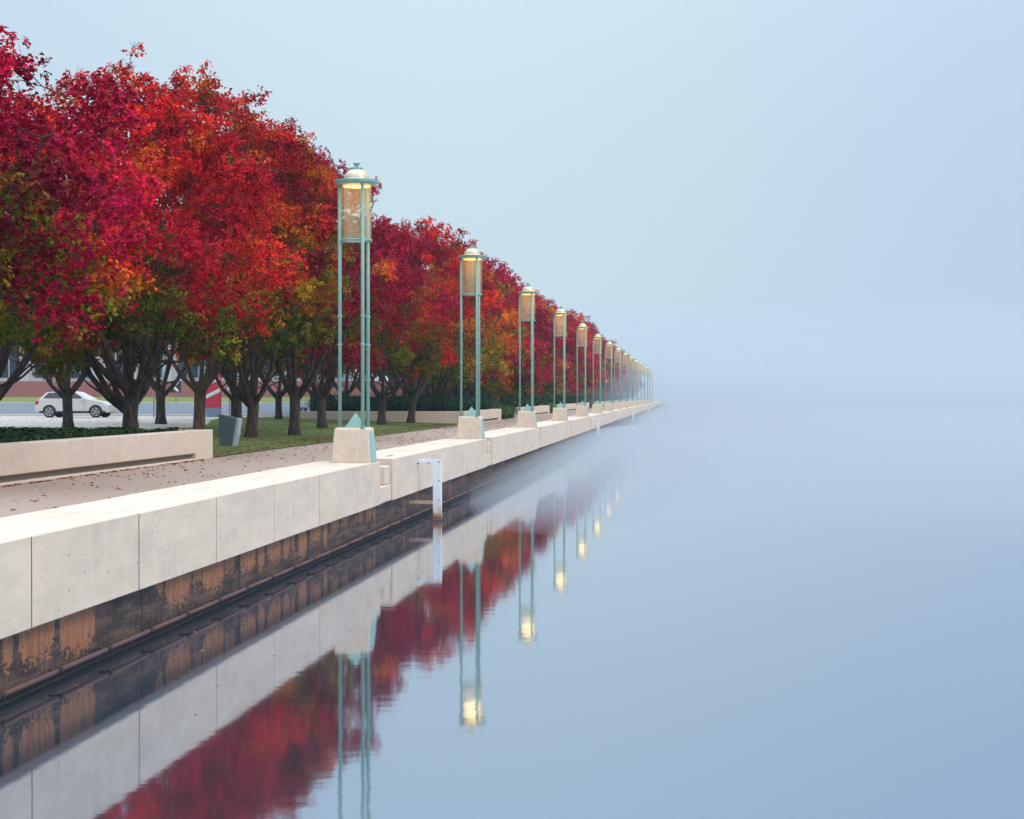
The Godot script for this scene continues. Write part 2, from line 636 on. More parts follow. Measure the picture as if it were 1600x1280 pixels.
func make_sea_wall() -> void:
	var st: SurfaceTool
	for k in 19:
		var stop := LAMP_Z + 0.38 + PITCH * k     # far end, beside lamp k + 1
		var start := stop - 16.3
		if k == 0:
			start = stop - 23.9
		var cuts := [start]
		for back in ([20.81, 17.74] if k == 0 else []) + [14.67, 11.6, 8.54, 5.47, 2.4]:
			cuts.append(stop - back)
		cuts.append(stop)
		var where := "running up to the %s lamp post" % ORD[k] if k < LAMPS else "past the last lamp post, block %d of three from it" % (k - LAMPS + 1)
		if k == 0:
			where = "closest to the camera, ending at the first lamp post"
		var t := thing("concrete_wall", "pale concrete seat wall block %s" % where, "wall", Vector3(0, 0, -start), "concrete wall blocks along the water")
		for i in cuts.size() - 1:
			st = tool_()
			box(st, Vector3(WALL_BACK, WALL_LOW, -cuts[i + 1] + start + 0.016), Vector3(WALL_FRONT + rng.randf_range(-0.004, 0.004), WALL_TOP + rng.randf_range(-0.003, 0.003), -cuts[i] + start - 0.016), 0.010)
			obj("panel", st, M.concrete, t)
		# the lower stepped blocks that fill the gap behind the next lamp
		st = tool_()
		box(st, Vector3(WALL_BACK + 0.03, WALL_LOW + 0.003, -stop + start - 1.28), Vector3(WALL_FRONT - 0.012, WALL_TOP - 0.485, -stop + start - 0.006), 0.02)
		obj("base_block", st, M.concrete, t)
		st = tool_()
		box(st, Vector3(WALL_BACK + 0.05, WALL_TOP - 0.483, -stop + start - 1.24), Vector3(WALL_FRONT - 0.03, WALL_TOP - 0.125, -stop + start - 0.72), 0.02)
		obj("step_block", st, M.concrete, t)
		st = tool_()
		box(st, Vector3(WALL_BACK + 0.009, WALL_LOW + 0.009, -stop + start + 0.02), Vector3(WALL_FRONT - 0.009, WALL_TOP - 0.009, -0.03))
		obj("joint_shade", st, M.shade_concrete, t)  # dark core nearly flush, painting the shade inside the open panel joints
		# steel sheet below, in plates, with its pipe
		var w := thing("steel_wall", "rust-streaked dark steel facing at the waterline below the wall block %s" % where.replace("closest to the camera, ending", "ending"), "steel facing", Vector3(0, 0, -start), "rusty steel facings at the waterline")
		var whole := k > 6
		var n := 1 if whole else int(round((stop - start + 1.4) / 1.41))
		var each := (stop - start + 1.4) / n
		for i in n:
			var za := start + i * each
			var zb := za + each
			st = tool_()
			var x := STEEL_X + 0.0
			var u0 := za / 46.0
			var u1 := zb / 46.0
			var pts := [Vector3(x, WALL_LOW, start - za), Vector3(x, WALL_LOW, start - zb), Vector3(x, -0.4, start - zb), Vector3(x, -0.4, start - za)]
			var uvs := [Vector2(u0, 0.0), Vector2(u1, 0.0), Vector2(u1, 0.999), Vector2(u0, 0.999)]
			pts.insert(2, Vector3(x, 0.0, start - zb))
			pts.insert(3, Vector3(x, 0.0, start - za))
			uvs.insert(2, Vector2(u1, 0.97))
			uvs.insert(3, Vector2(u0, 0.97))
			for f in [[0, 1, 2], [0, 2, 3], [3, 2, 4], [3, 4, 5]]:
				var ps := [f[0], f[1], f[2]]
				if (pts[f[0]] - pts[f[2]]).cross(pts[f[0]] - pts[f[1]]).x < 0.0:
					ps = [f[0], f[2], f[1]]
				for p in ps:
					st.set_uv(uvs[p])
					st.add_vertex(pts[p])
			obj("steel_plate", st, M.rust if k < 1 else M.rust_dull, w)
			# lapped edge between plates
			if not whole:
				st = tool_()
				if i % 3 == 0:
					box(st, Vector3(x - 0.06, -0.3, start - zb - 0.05), Vector3(STEEL_X + 0.004, WALL_LOW - 0.004, start - zb), 0.003)
					obj("plate_edge", st, M.iron, w)
				if k < 4:
					st = tool_(true)
					tube(st, [Vector3(STEEL_X + 0.10, 0.125, start - za - 0.06), Vector3(STEEL_X + 0.10, 0.125, start - zb + 0.06)], [0.024, 0.024], 8)
					obj("pipe", st, M.pipe, w)
					st = tool_(true)
					tube(st, [Vector3(STEEL_X + 0.10, 0.123, start - zb - 0.045), Vector3(STEEL_X + 0.10, 0.123, start - zb + 0.025)], [0.033, 0.033], 8)
					tube(st, [Vector3(STEEL_X - 0.02, 0.115, start - zb - 0.01), Vector3(STEEL_X + 0.10, 0.115, start - zb - 0.01)], [0.014, 0.014], 6)
					obj("pipe_clamp", st, M.iron, w)
		if k < 4:
			st = tool_(true)
			var pts := []
			var rad := []
			for i in 40:
				var z := (stop - start + 1.4) * i / 39.0
				pts.append(Vector3(STEEL_X + 0.06, 0.035 + 0.006 * sin(i * 1.1), -z))
				rad.append(0.009)
			tube(st, pts, rad, 5)
			obj("cable", st, M.iron, w)
	# low landing at the far tip
	var tip := LAMP_Z + 0.38 + PITCH * 18 + 1.0
	st = tool_()
	box(st, Vector3(WALL_BACK - 6.0, 0.6, -tip - 8.0), Vector3(WALL_FRONT + 1.6, 1.25, -tip), 0.03)
	tag(obj("landing", st, M.concrete), "flat concrete landing at the foggy far tip of the promenade", "landing")


# ------------------------------------------------------------------ planters

func bed_wall(t: Node3D, z0: float, z1: float, end_len: float, toe: bool) -> void:
	# front wall along the path from z0 to z1 (both positive distances), the last block without a toe recess
	var at := z1
	var first := true
	var base := PATH_Y
	while at > z0 + 0.2:
		var len_ := minf(1.6 if first else 3.1, at - z0)
		var st := tool_()
		var low := base - 0.05 if (first or not toe) else base + 0.17
		box(st, Vector3(BED_X - 0.42, low, -at + 0.006), Vector3(BED_X, base + 0.75, -(at - len_) - 0.006), 0.018)
		obj("panel", st, M.bed, t)
		at -= len_
		first = false
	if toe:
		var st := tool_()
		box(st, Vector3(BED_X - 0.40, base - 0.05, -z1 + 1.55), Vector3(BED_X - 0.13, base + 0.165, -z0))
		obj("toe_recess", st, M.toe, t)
		st = tool_()
		box(st, Vector3(BED_X - 0.125, base - 0.05, -z1 + 1.62), Vector3(BED_X + 0.03, base + 0.045, -z0), 0.01)
		obj("plinth", st, M.bed, t)
	if end_len > 0.0:
		return


func cross_wall(t: Node3D, z: float, wide: float, face: float) -> void:
	# wall across the end of a planter, going away from the path, its face towards the camera when face > 0
	var at := 0.425
	while at < wide - 0.1:
		var len_ := minf(3.1, wide - at)
		var st := tool_()
		var x0 := BED_X - at
		box(st, Vector3(x0 - len_ + 0.006, ground(x0 - len_, z) - 0.3, -z - 0.42 if face > 0 else -z), Vector3(x0 - 0.006, PATH_Y + 0.75, -z if face > 0 else -z + 0.42), 0.018)
		obj("panel", st, M.bed, t)
		at += len_


func blade_mesh(seed_: int, n: int, tall: float, spread: float, width: float, droop: float) -> ArrayMesh:
	var r := RandomNumberGenerator.new()
	r.seed = seed_
	var st := tool_()
	for k in n:
		var a := r.randf() * TAU
		var d := Vector3(cos(a), 0, sin(a))
		var side := Vector3(-sin(a), 0, cos(a)) * width * 0.5
		var h := tall * r.randf_range(0.6, 1.1)
		var s := spread * r.randf_range(0.3, 1.0)
		var p0 := d * 0.02
		var p1 := d * s * 0.5 + Vector3(0, h * 0.75, 0)
		var p2 := d * s * 0.95 + Vector3(0, h * (1.0 - droop * 0.4), 0)
		var p3 := d * s * 1.35 + Vector3(0, h * (1.0 - droop), 0)
		var c := Color(1, 1, 1) * r.randf_range(0.65, 1.25)
		c.a = 1.0
		st.set_color(c)
		tri(st, p0 - side * 0.6, p0 + side * 0.6, p1 + side, d + Vector3.UP)
		tri(st, p0 - side * 0.6, p1 + side, p1 - side, d + Vector3.UP)
		tri(st, p1 - side, p1 + side, p2 + side * 0.8, d + Vector3.UP)
		tri(st, p1 - side, p2 + side * 0.8, p2 - side * 0.8, d + Vector3.UP)
		tri(st, p2 - side * 0.8, p2 + side * 0.8, p3, d + Vector3.UP)
	return mesh_of(st)


func scatter(called: String, mesh: Mesh, mat: Material, parent: Node3D, spots: Array, colors: Array) -> MultiMeshInstance3D:
	# spots: Transform3D; colors: Color (linear)
	var mm := MultiMesh.new()
	mm.transform_format = MultiMesh.TRANSFORM_3D
	mm.use_colors = true
	mm.mesh = mesh
	mm.instance_count = spots.size()
	var buf := PackedFloat32Array()
	buf.resize(spots.size() * 16)
	var k := 0
	for i in spots.size():
		var t: Transform3D = spots[i]
		var c: Color = colors[i]
		buf[k] = t.basis.x.x
		buf[k + 1] = t.basis.y.x
		buf[k + 2] = t.basis.z.x
		buf[k + 3] = t.origin.x
		buf[k + 4] = t.basis.x.y
		buf[k + 5] = t.basis.y.y
		buf[k + 6] = t.basis.z.y
		buf[k + 7] = t.origin.y
		buf[k + 8] = t.basis.x.z
		buf[k + 9] = t.basis.y.z
		buf[k + 10] = t.basis.z.z
		buf[k + 11] = t.origin.z
		buf[k + 12] = c.r
		buf[k + 13] = c.g
		buf[k + 14] = c.b
		buf[k + 15] = 1.0
		k += 16
	mm.buffer = buf
	var o := MultiMeshInstance3D.new()
	o.name = numbered(called) if parent == null else called
	o.multimesh = mm
	o.material_override = mat
	(parent if parent else self).add_child(o, true)
	o.set_meta("kind", "stuff")
	return o


func undergrowth(t: Node3D, z0: float, z1: float, x0: float, x1: float, y: float, mesh: Mesh, per_m2: float, size: Vector2, dark: Color, bright: Color) -> void:
	var spots := []
	var colors := []
	var count := int(absf((z1 - z0) * (x1 - x0)) * per_m2)
	var nn := noise(int(z0 * 10) + 5, 0.4, 2)
	for k in count:
		var x := rng.randf_range(x0, x1)
		var z := -rng.randf_range(z0, z1)
		var s := rng.randf_range(size.x, size.y) * (1.0 + 0.35 * nn.get_noise_2d(x * 2.0, z * 2.0))
		var b := Basis(Vector3.UP, rng.randf() * TAU).scaled(Vector3.ONE * s)
		spots.append(Transform3D(b, Vector3(x, y, z)))
		colors.append(dark.lerp(bright, clampf(0.4 + nn.get_noise_2d(x * 4.0, z * 4.0) + rng.randf_range(-0.25, 0.25), 0, 1)))
	scatter("leaves", mesh, M.leaf, t, spots, colors)


func make_beds() -> void:
	var ivy := blade_mesh(4, 16, 0.22, 0.28, 0.07, 0.5)
	var strap := blade_mesh(9, 22, 0.75, 0.55, 0.05, 0.55)
	var st: SurfaceTool
	# the near planter at the left, ending beside the lawn
	var t := thing("planter", "long pale concrete planter wall at left with a toe recess, before the grey bin", "planter")
	bed_wall(t, 14.0, 46.0, 1.0, true)
	cross_wall(t, 46.0, 9.0, -1.0)
	st = tool_()
	box(st, Vector3(BED_X - 9.0, PATH_Y - 0.3, -45.5), Vector3(BED_X - 0.43, PATH_Y + 0.62, -14.0))
	obj("soil", st, M.soil, t)
	var g := thing("ground_cover", "low dark green creeper filling the near planter at left", "ground cover")
	undergrowth(g, 16.0, 44.6, BED_X - 8.6, BED_X - 0.6, PATH_Y + 0.6, ivy, 26.0, Vector2(0.7, 1.25), Color(0.012, 0.035, 0.012), Color(0.04, 0.085, 0.02))
	# the planters that follow along the path
	var spans := [[99.3, 119.0], [131.0, 161.0], [170.0, 226.0], [236.0, 292.0], [302.0, 352.0]]
	for i in spans.size():
		var z0: float = spans[i][0]
		var z1: float = spans[i][1]
		var who: String = ["across the end of the lawn, passing behind the second lamp post", "behind the third lamp post, past the bright green shrub", "behind the fourth and fifth lamp posts", "in the haze behind the sixth and seventh lamp posts", "faint in the fog, furthest along the path"][i]
		t = thing("planter", "concrete planter wall %s" % who, "planter")
		bed_wall(t, z0 + 0.42, z1, 0.0, true)
		st = tool_()
		box(st, Vector3(BED_X - 0.419, PATH_Y - 0.05, -z0 - 0.414), Vector3(BED_X, PATH_Y + 0.75, -z0), 0.018)
		obj("panel", st, M.bed, t)
		cross_wall(t, z0, 10.0, 1.0)
		cross_wall(t, z1, 10.0, -1.0)
		st = tool_()
		box(st, Vector3(BED_X - 10.0, PATH_Y - 0.3, -z1 + 0.45), Vector3(BED_X - 0.43, PATH_Y + 0.64, -z0 - 0.45))
		obj("soil", st, M.soil, t)
		g = thing("planter_shrubs", "dark green strap-leaved shrubs %s" % ["behind the lawn trunks", "behind the third lamp post", "behind the fourth and fifth lamp posts", "behind the sixth and seventh lamp posts", "faint in the fog, furthest along"][i], "shrubs")
		undergrowth(g, z0 + 0.7, z1 - 0.7, BED_X - 9.5, BED_X - 0.7, PATH_Y + 0.62, strap, 5.0 if i < 2 else 2.5, Vector2(0.6, 1.5), Color(0.010, 0.040, 0.022), Color(0.035, 0.10, 0.045))
	# bright low shrubs in the gaps between planters
	var gaps := [[120.0, 130.0], [162.0, 169.0], [227.0, 235.0]]
	for i in gaps.size():
		g = thing("shrub", ["bright green clumping shrub in the gap past the second lamp post", "low green shrub in the planter gap behind the fourth lamp post", "small hazy shrub in the planter gap behind the sixth lamp post"][i], "shrub")
		undergrowth(g, gaps[i][0], gaps[i][1], BED_X - 5.0, BED_X - 0.1, PATH_Y, strap, 7.0, Vector2(0.9, 1.5), Color(0.03, 0.09, 0.02), Color(0.11, 0.22, 0.035))


# ------------------------------------------------------------------ trees

func sprig(seed_: int, n: int, size: float) -> ArrayMesh:
	# a twig end with drooping heart-shaped leaves
	var r := RandomNumberGenerator.new()
	r.seed = seed_
	var st := tool_()
	for k in n:
		var a := r.randf() * TAU
		var out := Vector3(cos(a), r.randf_range(-0.75, 0.35), sin(a)).normalized()
		var p := Vector3(r.randf_range(-1, 1), r.randf_range(-0.8, 0.8), r.randf_range(-1, 1)) * 0.10
		var l := size * r.randf_range(0.75, 1.2)
		var w := l * 0.40
		var side := out.cross(Vector3(r.randf_range(-0.4, 0.4), 1, r.randf_range(-0.4, 0.4))).normalized()
		var nrm := side.cross(out).normalized()
		if nrm.y < 0.0:
			nrm = -nrm
		var tip := p + out * l - nrm * l * 0.22
		var mid := p + out * l * 0.42
		var fold := nrm * w * r.randf_range(0.15, 0.5)
		var c := Color(1, 1, 1) * r.randf_range(0.68, 1.22)
		c.a = 1.0
		st.set_color(c)
		tri(st, p, mid + side * w + fold, tip, nrm)
		tri(st, p, mid - side * w + fold, tip, nrm)
	return mesh_of(st)


func grow(seed_: int, height: float, spread: float, low: float, clumps: int, per: int, leaf_size: float, ramp: Gradient, lean: Vector2, mesh: Mesh) -> Array:
	var r := RandomNumberGenerator.new()
	r.seed = seed_
	var nz := noise(seed_ * 7 + 1, 0.22, 3)
	var lump := noise(seed_ * 7 + 2, 0.5, 2)
	var wood := tool_(true)
	# trunk
	var fork_y := r.randf_range(1.1, 1.7)
	var fork := Vector3(lean.x * fork_y, fork_y, lean.y * fork_y)
	tube(wood, [Vector3(0, -0.25, 0), Vector3(0, 0.06, 0), fork * 0.25 + Vector3(0, 0.02, 0), fork * 0.65, fork, fork + Vector3(lean.x, 1, lean.y) * 0.35], [0.33, 0.27, 0.215, 0.195, 0.21, 0.13], 10)
	# limbs
	var limbs := []
	var n_limbs := r.randi_range(5, 7)
	var turn := r.randf() * TAU
	for k in n_limbs + 1:
		var a := turn + TAU * k / n_limbs + r.randf_range(-0.35, 0.35)
		var out := r.randf_range(0.5, 0.85) * spread
		var top := height * r.randf_range(0.62, 0.86)
		if k == n_limbs:
			out = 0.12 * spread
			top = height * 0.93
		var p0 := fork + Vector3(0, r.randf_range(-0.25, 0.1), 0)
		var pts := []
		var rad := []
		var r0 := r.randf_range(0.085, 0.13)
		for i in 9:
			var t := i / 8.0
			var rr := out * (pow(t, 0.8) * 0.9 + 0.1 * t)
			var p := p0 + Vector3(cos(a) * rr, (top - p0.y) * (0.35 * t + 0.65 * pow(t, 1.35)), sin(a) * rr)
			p += Vector3(nz.get_noise_3d(p.x * 4, p.y * 4, k * 9.0), 0, nz.get_noise_3d(p.z * 4, k * 7.0, p.y * 4)) * 0.55 * t
			pts.append(p)
			rad.append(lerpf(r0, 0.022, pow(t, 0.75)))
		tube(wood, pts, rad, 7, false)
		limbs.append([pts, rad])
	# a few bare low branches
	for k in 5:
		var l = limbs[r.randi() % n_limbs]
		var i := r.randi_range(1, 2)
		var p: Vector3 = l[0][i]
		var d := Vector3(r.randf_range(-1, 1), r.randf_range(0.35, 0.9), r.randf_range(-1, 1)).normalized()
		var q := p + d * r.randf_range(1.4, 2.6)
		tube(wood, [p, p.lerp(q, 0.5) + Vector3(0, -0.12, 0), q], [l[1][i] * 0.45, 0.03, 0.012], 5, false)
	# leaf clumps over a lumpy envelope
	var spots := []
	var colors := []
	var axis := Vector3(lean.x * 0.6, 0, lean.y * 0.6)
	var total := clumps + 18
	for k in total:
		var spire := k >= clumps
		var t := pow(r.randf(), 0.85)
		if spire:
			t = r.randf_range(0.78, 1.07)
		var a := r.randf() * TAU
		var env := spread * pow(sin(PI * clampf(t * 0.84 + 0.13, 0.0, 1.0)), 0.72)
		if spire:
			env = maxf(env * 1.12, 0.3 * spread)
		env *= 1.0 + 0.30 * lump.get_noise_3d(cos(a) * 2.2, t * 5.0, sin(a) * 2.2)
		var rr := env * pow(r.randf(), 0.36)
		var y := lerpf(low, height, t) + r.randf_range(-0.2, 0.2)
		if t < 0.25:
			y += 0.9 * (1.0 - rr / maxf(env, 0.1))
		var c := Vector3(cos(a) * rr, y, sin(a) * rr) + axis * y
		var size := r.randf_range(0.55, 1.05) * lerpf(1.12, 0.62, t)
		var many := int(per * size * size * 1.5)
		if spire:
			size *= 0.7
			many = int(many * 0.5)
		# branch to it
		var best := 1e9
		var from := fork
		var thick := 0.03
		for l in limbs:
			for i in range(mini(2, l[0].size() - 2), l[0].size()):
				var p: Vector3 = l[0][i]
				var cost := p.distance_to(c) + (2.0 if p.y > c.y - 0.2 else 0.0) * (p.y - c.y + 0.2)
				if cost < best:
					best = cost
					from = p
					thick = l[1][i]
		var way := [from]
		var fat := [minf(thick * 0.75, 0.05)]
		var far_ := from.distance_to(c)
		for q in 3:
			var f := (q + 1) / 4.0
			way.append(from.lerp(c, f) + Vector3(r.randf_range(-1, 1), r.randf_range(-0.9, 0.5) - 0.4, r.randf_range(-1, 1)) * 0.09 * far_)
			fat.append(lerpf(minf(thick * 0.7, 0.045), 0.011, f))
		way.append(c)
		fat.append(0.011)
		limbs.append([way, fat])
		tube(wood, way + [c + (c - way[3]).normalized() * size * 0.7], fat + [0.005], 4, false)
		if spire:
			for q in 3:
				var d := Vector3(r.randf_range(-1, 1), r.randf_range(0.2, 1.2), r.randf_range(-1, 1)).normalized()
				tube(wood, [c, c + d * size * 0.9], [0.009, 0.004], 3, false)
		var shift := r.randf_range(-0.17, 0.17)
		var shade := r.randf_range(0.5, 1.3)
		for q in many:
			var d := Vector3(r.randfn(), r.randfn(), r.randfn()).normalized()
			var dist := size * pow(r.randf(), 0.42)
			var p := c + Vector3(d.x, d.y * 0.78, d.z) * dist
			var s := r.randf_range(0.8, 1.25) * leaf_size
			var b := Basis(Vector3(d.z, 0, -d.x).normalized(), clampf((1.0 - d.y) * 0.55, 0.0, 1.0)) * Basis(Vector3.UP, r.randf() * TAU)
			spots.append(Transform3D(b.scaled(Vector3.ONE * s), p))
			var rad_frac := Vector2(p.x, p.z).length() / spread
			var u := -0.035 + 0.62 * (p.y - low) / (height - low) + 0.30 * rad_frac + 0.50 * nz.get_noise_3d(p.x * 1.3, p.y * 1.3, p.z * 1.3) + shift + r.randf_range(-0.045, 0.045)
			var col := ramp.sample(clampf(u, 0.0, 1.0))
			var f := shade * r.randf_range(0.84, 1.16)
			colors.append(Color(col.r * f, col.g * f, col.b * f))
	return [mesh_of(wood), spots, colors, mesh]


func ramp_of(offsets: Array, colors: Array) -> Gradient:
	var g := Gradient.new()
	g.offsets = PackedFloat32Array(offsets)
	g.colors = PackedColorArray(colors)
	return g


func tree(called: String, label: String, at: Vector3, grown: Array, bark: Material, group: String) -> Node3D:
	var t := thing(called, label, "tree", at, group)
	put("trunk", grown[0], bark, t)
	scatter("crown", grown[3], M.leaf, t, grown[1], grown[2])
	return t


func make_trees() -> void:
	var green := Color(0.060, 0.110, 0.012)
	var olive := Color(0.220, 0.205, 0.012)
	var gold := Color(0.560, 0.290, 0.010)
	var orange := Color(0.680, 0.145, 0.008)
	var scarlet := Color(0.740, 0.024, 0.016)
	var red := Color(0.570, 0.007, 0.028)
	var crimson := Color(0.420, 0.004, 0.040)
	var magenta := Color(0.470, 0.006, 0.066)
	var wine := Color(0.260, 0.003, 0.033)
	var looks := [
		ramp_of([0.0, 0.20, 0.34, 0.5, 0.75, 1.0], [green, olive, crimson, red, scarlet, orange]),            # 0 red, orange above
		ramp_of([0.0, 0.24, 0.36, 0.50, 0.74, 1.0], [green, olive, orange, scarlet, red, orange]),              # 1 orange
		ramp_of([0.0, 0.18, 0.32, 0.55, 0.8, 1.0], [green, olive, wine, crimson, magenta, red]),              # 2 crimson to magenta
		ramp_of([0.0, 0.23, 0.34, 0.46, 0.7, 1.0], [green, olive, orange, red, crimson, magenta]),            # 3 red above green
		ramp_of([0.0, 0.3, 0.45, 0.58, 0.75, 1.0], [green, olive, gold, orange, red, crimson]),              # 4 much green and gold
		ramp_of([0.0, 0.1, 0.3, 0.55, 0.8, 1.0], [olive, wine, crimson, red, magenta, magenta]),             # 5 deep crimson
	]
	var names := ["scarlet", "orange-red", "crimson", "red", "gold-tinged red", "deep magenta"]
	var leaves := [sprig(1, 7, 0.105), sprig(2, 6, 0.115), sprig(3, 8, 0.10)]
	var coarse := sprig(5, 8, 0.125)
	# nearer trees, each grown on its own: x, z, height, spread, low, look, lean x, lean z, what is said of it
	var near := [
		[-13.6, -30.5, 8.0, 3.8, 2.7, 2, 0.05, 0.0, "crimson tree rising out of the near planter at the picture's left edge"],
		[-15.6, -38.0, 8.9, 4.4, 2.7, 1, -0.04, 0.03, "orange-red tree in the near planter, second from the left edge"],
		[-15.0, -47.0, 9.4, 4.3, 2.6, 0, 0.06, 0.0, "scarlet tree with a forked trunk just past the end of the near planter"],
		[-16.35, -51.8, 10.9, 4.5, 2.5, 0, -0.10, 0.05, "tall scarlet tree with bright red low boughs left of the lichen-covered trunk"],
		[-16.95, -61.0, 12.3, 4.4, 2.9, 1, 0.04, 0.02, "orange and olive tree whose trunk is covered in orange lichen"],
		[-15.5, -62.6, 11.0, 4.0, 3.2, 4, 0.08, -0.02, "gold and red tree whose trunk stands just right of the grey bin"],
		[-14.9, -67.0, 10.8, 4.2, 3.2, 2, 0.03, 0.04, "crimson tree standing in mid lawn left of the first lamp post"],
		[-16.3, -79.0, 11.7, 3.7, 3.0, 5, -0.03, 0.0, "deep magenta tree standing directly behind the first lamp post"],
		[-15.6, -90.5, 9.9, 4.2, 2.9, 3, 0.05, 0.05, "red tree with green lower boughs just right of the first lamp post"],
		[-15.1, -97.0, 10.7, 4.3, 2.9, 0, 0.10, 0.0, "scarlet tree with twin stems at the end of the lawn before the planter"],
		[-14.9, -103.5, 10.9, 4.2, 2.8, 4, 0.06, 0.0, "red and gold tree left of the second lamp post"],
		[-14.6, -112.0, 10.6, 4.2, 2.2, 4, 0.04, 0.0, "yellow-green and orange tree just right of the second lamp post"],
		[-15.0, -120.0, 10.9, 4.3, 1.6, 3, 0.0, 0.0, "red tree with low boughs midway between second and third lamp posts"],
	]
	for i in near.size():
		var p: Array = near[i]
		var x: float = p[0]
		var z: float = p[1]
		var g := grow(100 + i, p[2], p[3], p[4], 128 if i < 9 else 105, 62 if i < 9 else 52, 1.0 if i < 9 else 1.12, looks[p[5]], Vector2(p[6], p[7]), leaves[i % 3])
		tree("pear_tree", p[8], Vector3(x, ground(x, z), z), g, M.lichen_bark if i == 4 else M.bark, "front row of red trees along the path")
	# second row, grown on three forms and copied
	var back_forms := []
	for k in 3:
		back_forms.append(grow(300 + k, 11.2, 4.3, 2.8, 95, 40, 1.25, looks[[4, 2, 3][k]], Vector2(0.03, 0.0), leaves[k]))
	var back := [[-23.5, -52.0], [-23.4, -66.0], [-23.4, -78.0], [-22.6, -88.5], [-22.1, -95.5], [-18.6, -72.5], [-22.0, -104.0], [-21.6, -112.0], [-22.0, -121.0], [-21.5, -130.0], [-29.0, -168.0], [-29.5, -178.0]]
	var says := ["back-row tree at the left edge behind the near planter", "back-row tree second from the left edge, before the parked car", "slim dark tree at the edge of the pale forecourt, left of the lichen-covered trunk", "back-row tree right behind the red pylon sign", "back-row dark trunk between the bin tree and the mid-lawn tree", "dark trunk close behind the grey bin, left of the bin tree", "back-row tree left of the far planter's corner", "back-row tree rising from the lawn-end planter, leftmost there", "back-row tree rising from the lawn-end planter's middle", "back-row tree rising behind the bright green shrub", "hazy tree at the foot of the mulch bank, nearer one", "hazy tree at the foot of the mulch bank, farther one"]
	var made := {}
	for i in back.size():
		var x: float = back[i][0]
		var z: float = back[i][1]
		var k := i % 3
		var o: Node3D
		if not made.has(k):
			o = tree("pear_tree", says[i], Vector3(x, ground(x, z), z), back_forms[k], M.bark, "back row of red trees")
			made[k] = o
		else:
			o = made[k].duplicate()
			o.name = numbered("pear_tree")
			add_child(o)
			o.position = Vector3(x, ground(x, z), z)
			tag(o, says[i])
		o.rotation.y = rng.randf() * TAU
		o.scale = Vector3.ONE * rng.randf_range(0.92, 1.06)
	# the rest of the avenue, fading into the fog
	var far_forms := []
	for k in 6:
		far_forms.append(grow(500 + k, 11.2, 4.5, 1.7, 70, 24, 1.75, looks[[5, 0, 2, 3, 5, 4][k]], Vector2(0, 0), coarse))
	var far_names := ["deep magenta", "scarlet", "crimson", "red", "wine-red", "gold-tinged red"]
	var protos := {}
	var gap_count := {}
	var order := [0, 2, 3, 1, 4, 0, 5, 2, 4, 3, 0, 1]
	var i := 0
	for row in 2:
		var z := -128.0 if row == 0 else -139.0
		while z > -452.0:
			var x := (-15.3 if row == 0 else -22.0) + rng.randf_range(-0.7, 0.7)
			var k: int = order[i % order.size()]
			var o: Node3D
			var px := column_px(Vector3(x, 0, z))
			var lamp := 0
			while lamp < LAMPS and column_px(Vector3(-6.05, 0, -(LAMP_Z + PITCH * lamp))) < px:
				lamp += 1
			var key := "%d %d" % [row, lamp]
			gap_count[key] = gap_count.get(key, 0) + 1
			var place := "before the %s lamp post" % ORD[lamp] if lamp < LAMPS else "past the last lamp post"
			var label := "%s %s-row tree seen just %s, %s there from near" % [far_names[k], "front" if row == 0 else "back", place, ORD[gap_count[key] - 1]]
			if not protos.has(k):
				o = tree("pear_tree", label, Vector3(x, ground(x, z), z), far_forms[k], M.bark, "trees of the avenue fading into the fog")
				protos[k] = o
			else:
				o = protos[k].duplicate()
				o.name = numbered("pear_tree")
				add_child(o)
				o.position = Vector3(x, ground(x, z), z)
				tag(o, label)
			o.rotation.y = rng.randf() * TAU
			var s := rng.randf_range(0.9, 1.05)
			if z < -300.0:
				s *= 0.92
			o.scale = Vector3(s, s * rng.randf_range(0.96, 1.05), s)
			z -= rng.randf_range(6.4, 8.2) * (1.0 if row == 0 else 1.25)
			i += 1


# ------------------------------------------------------------------ lamps

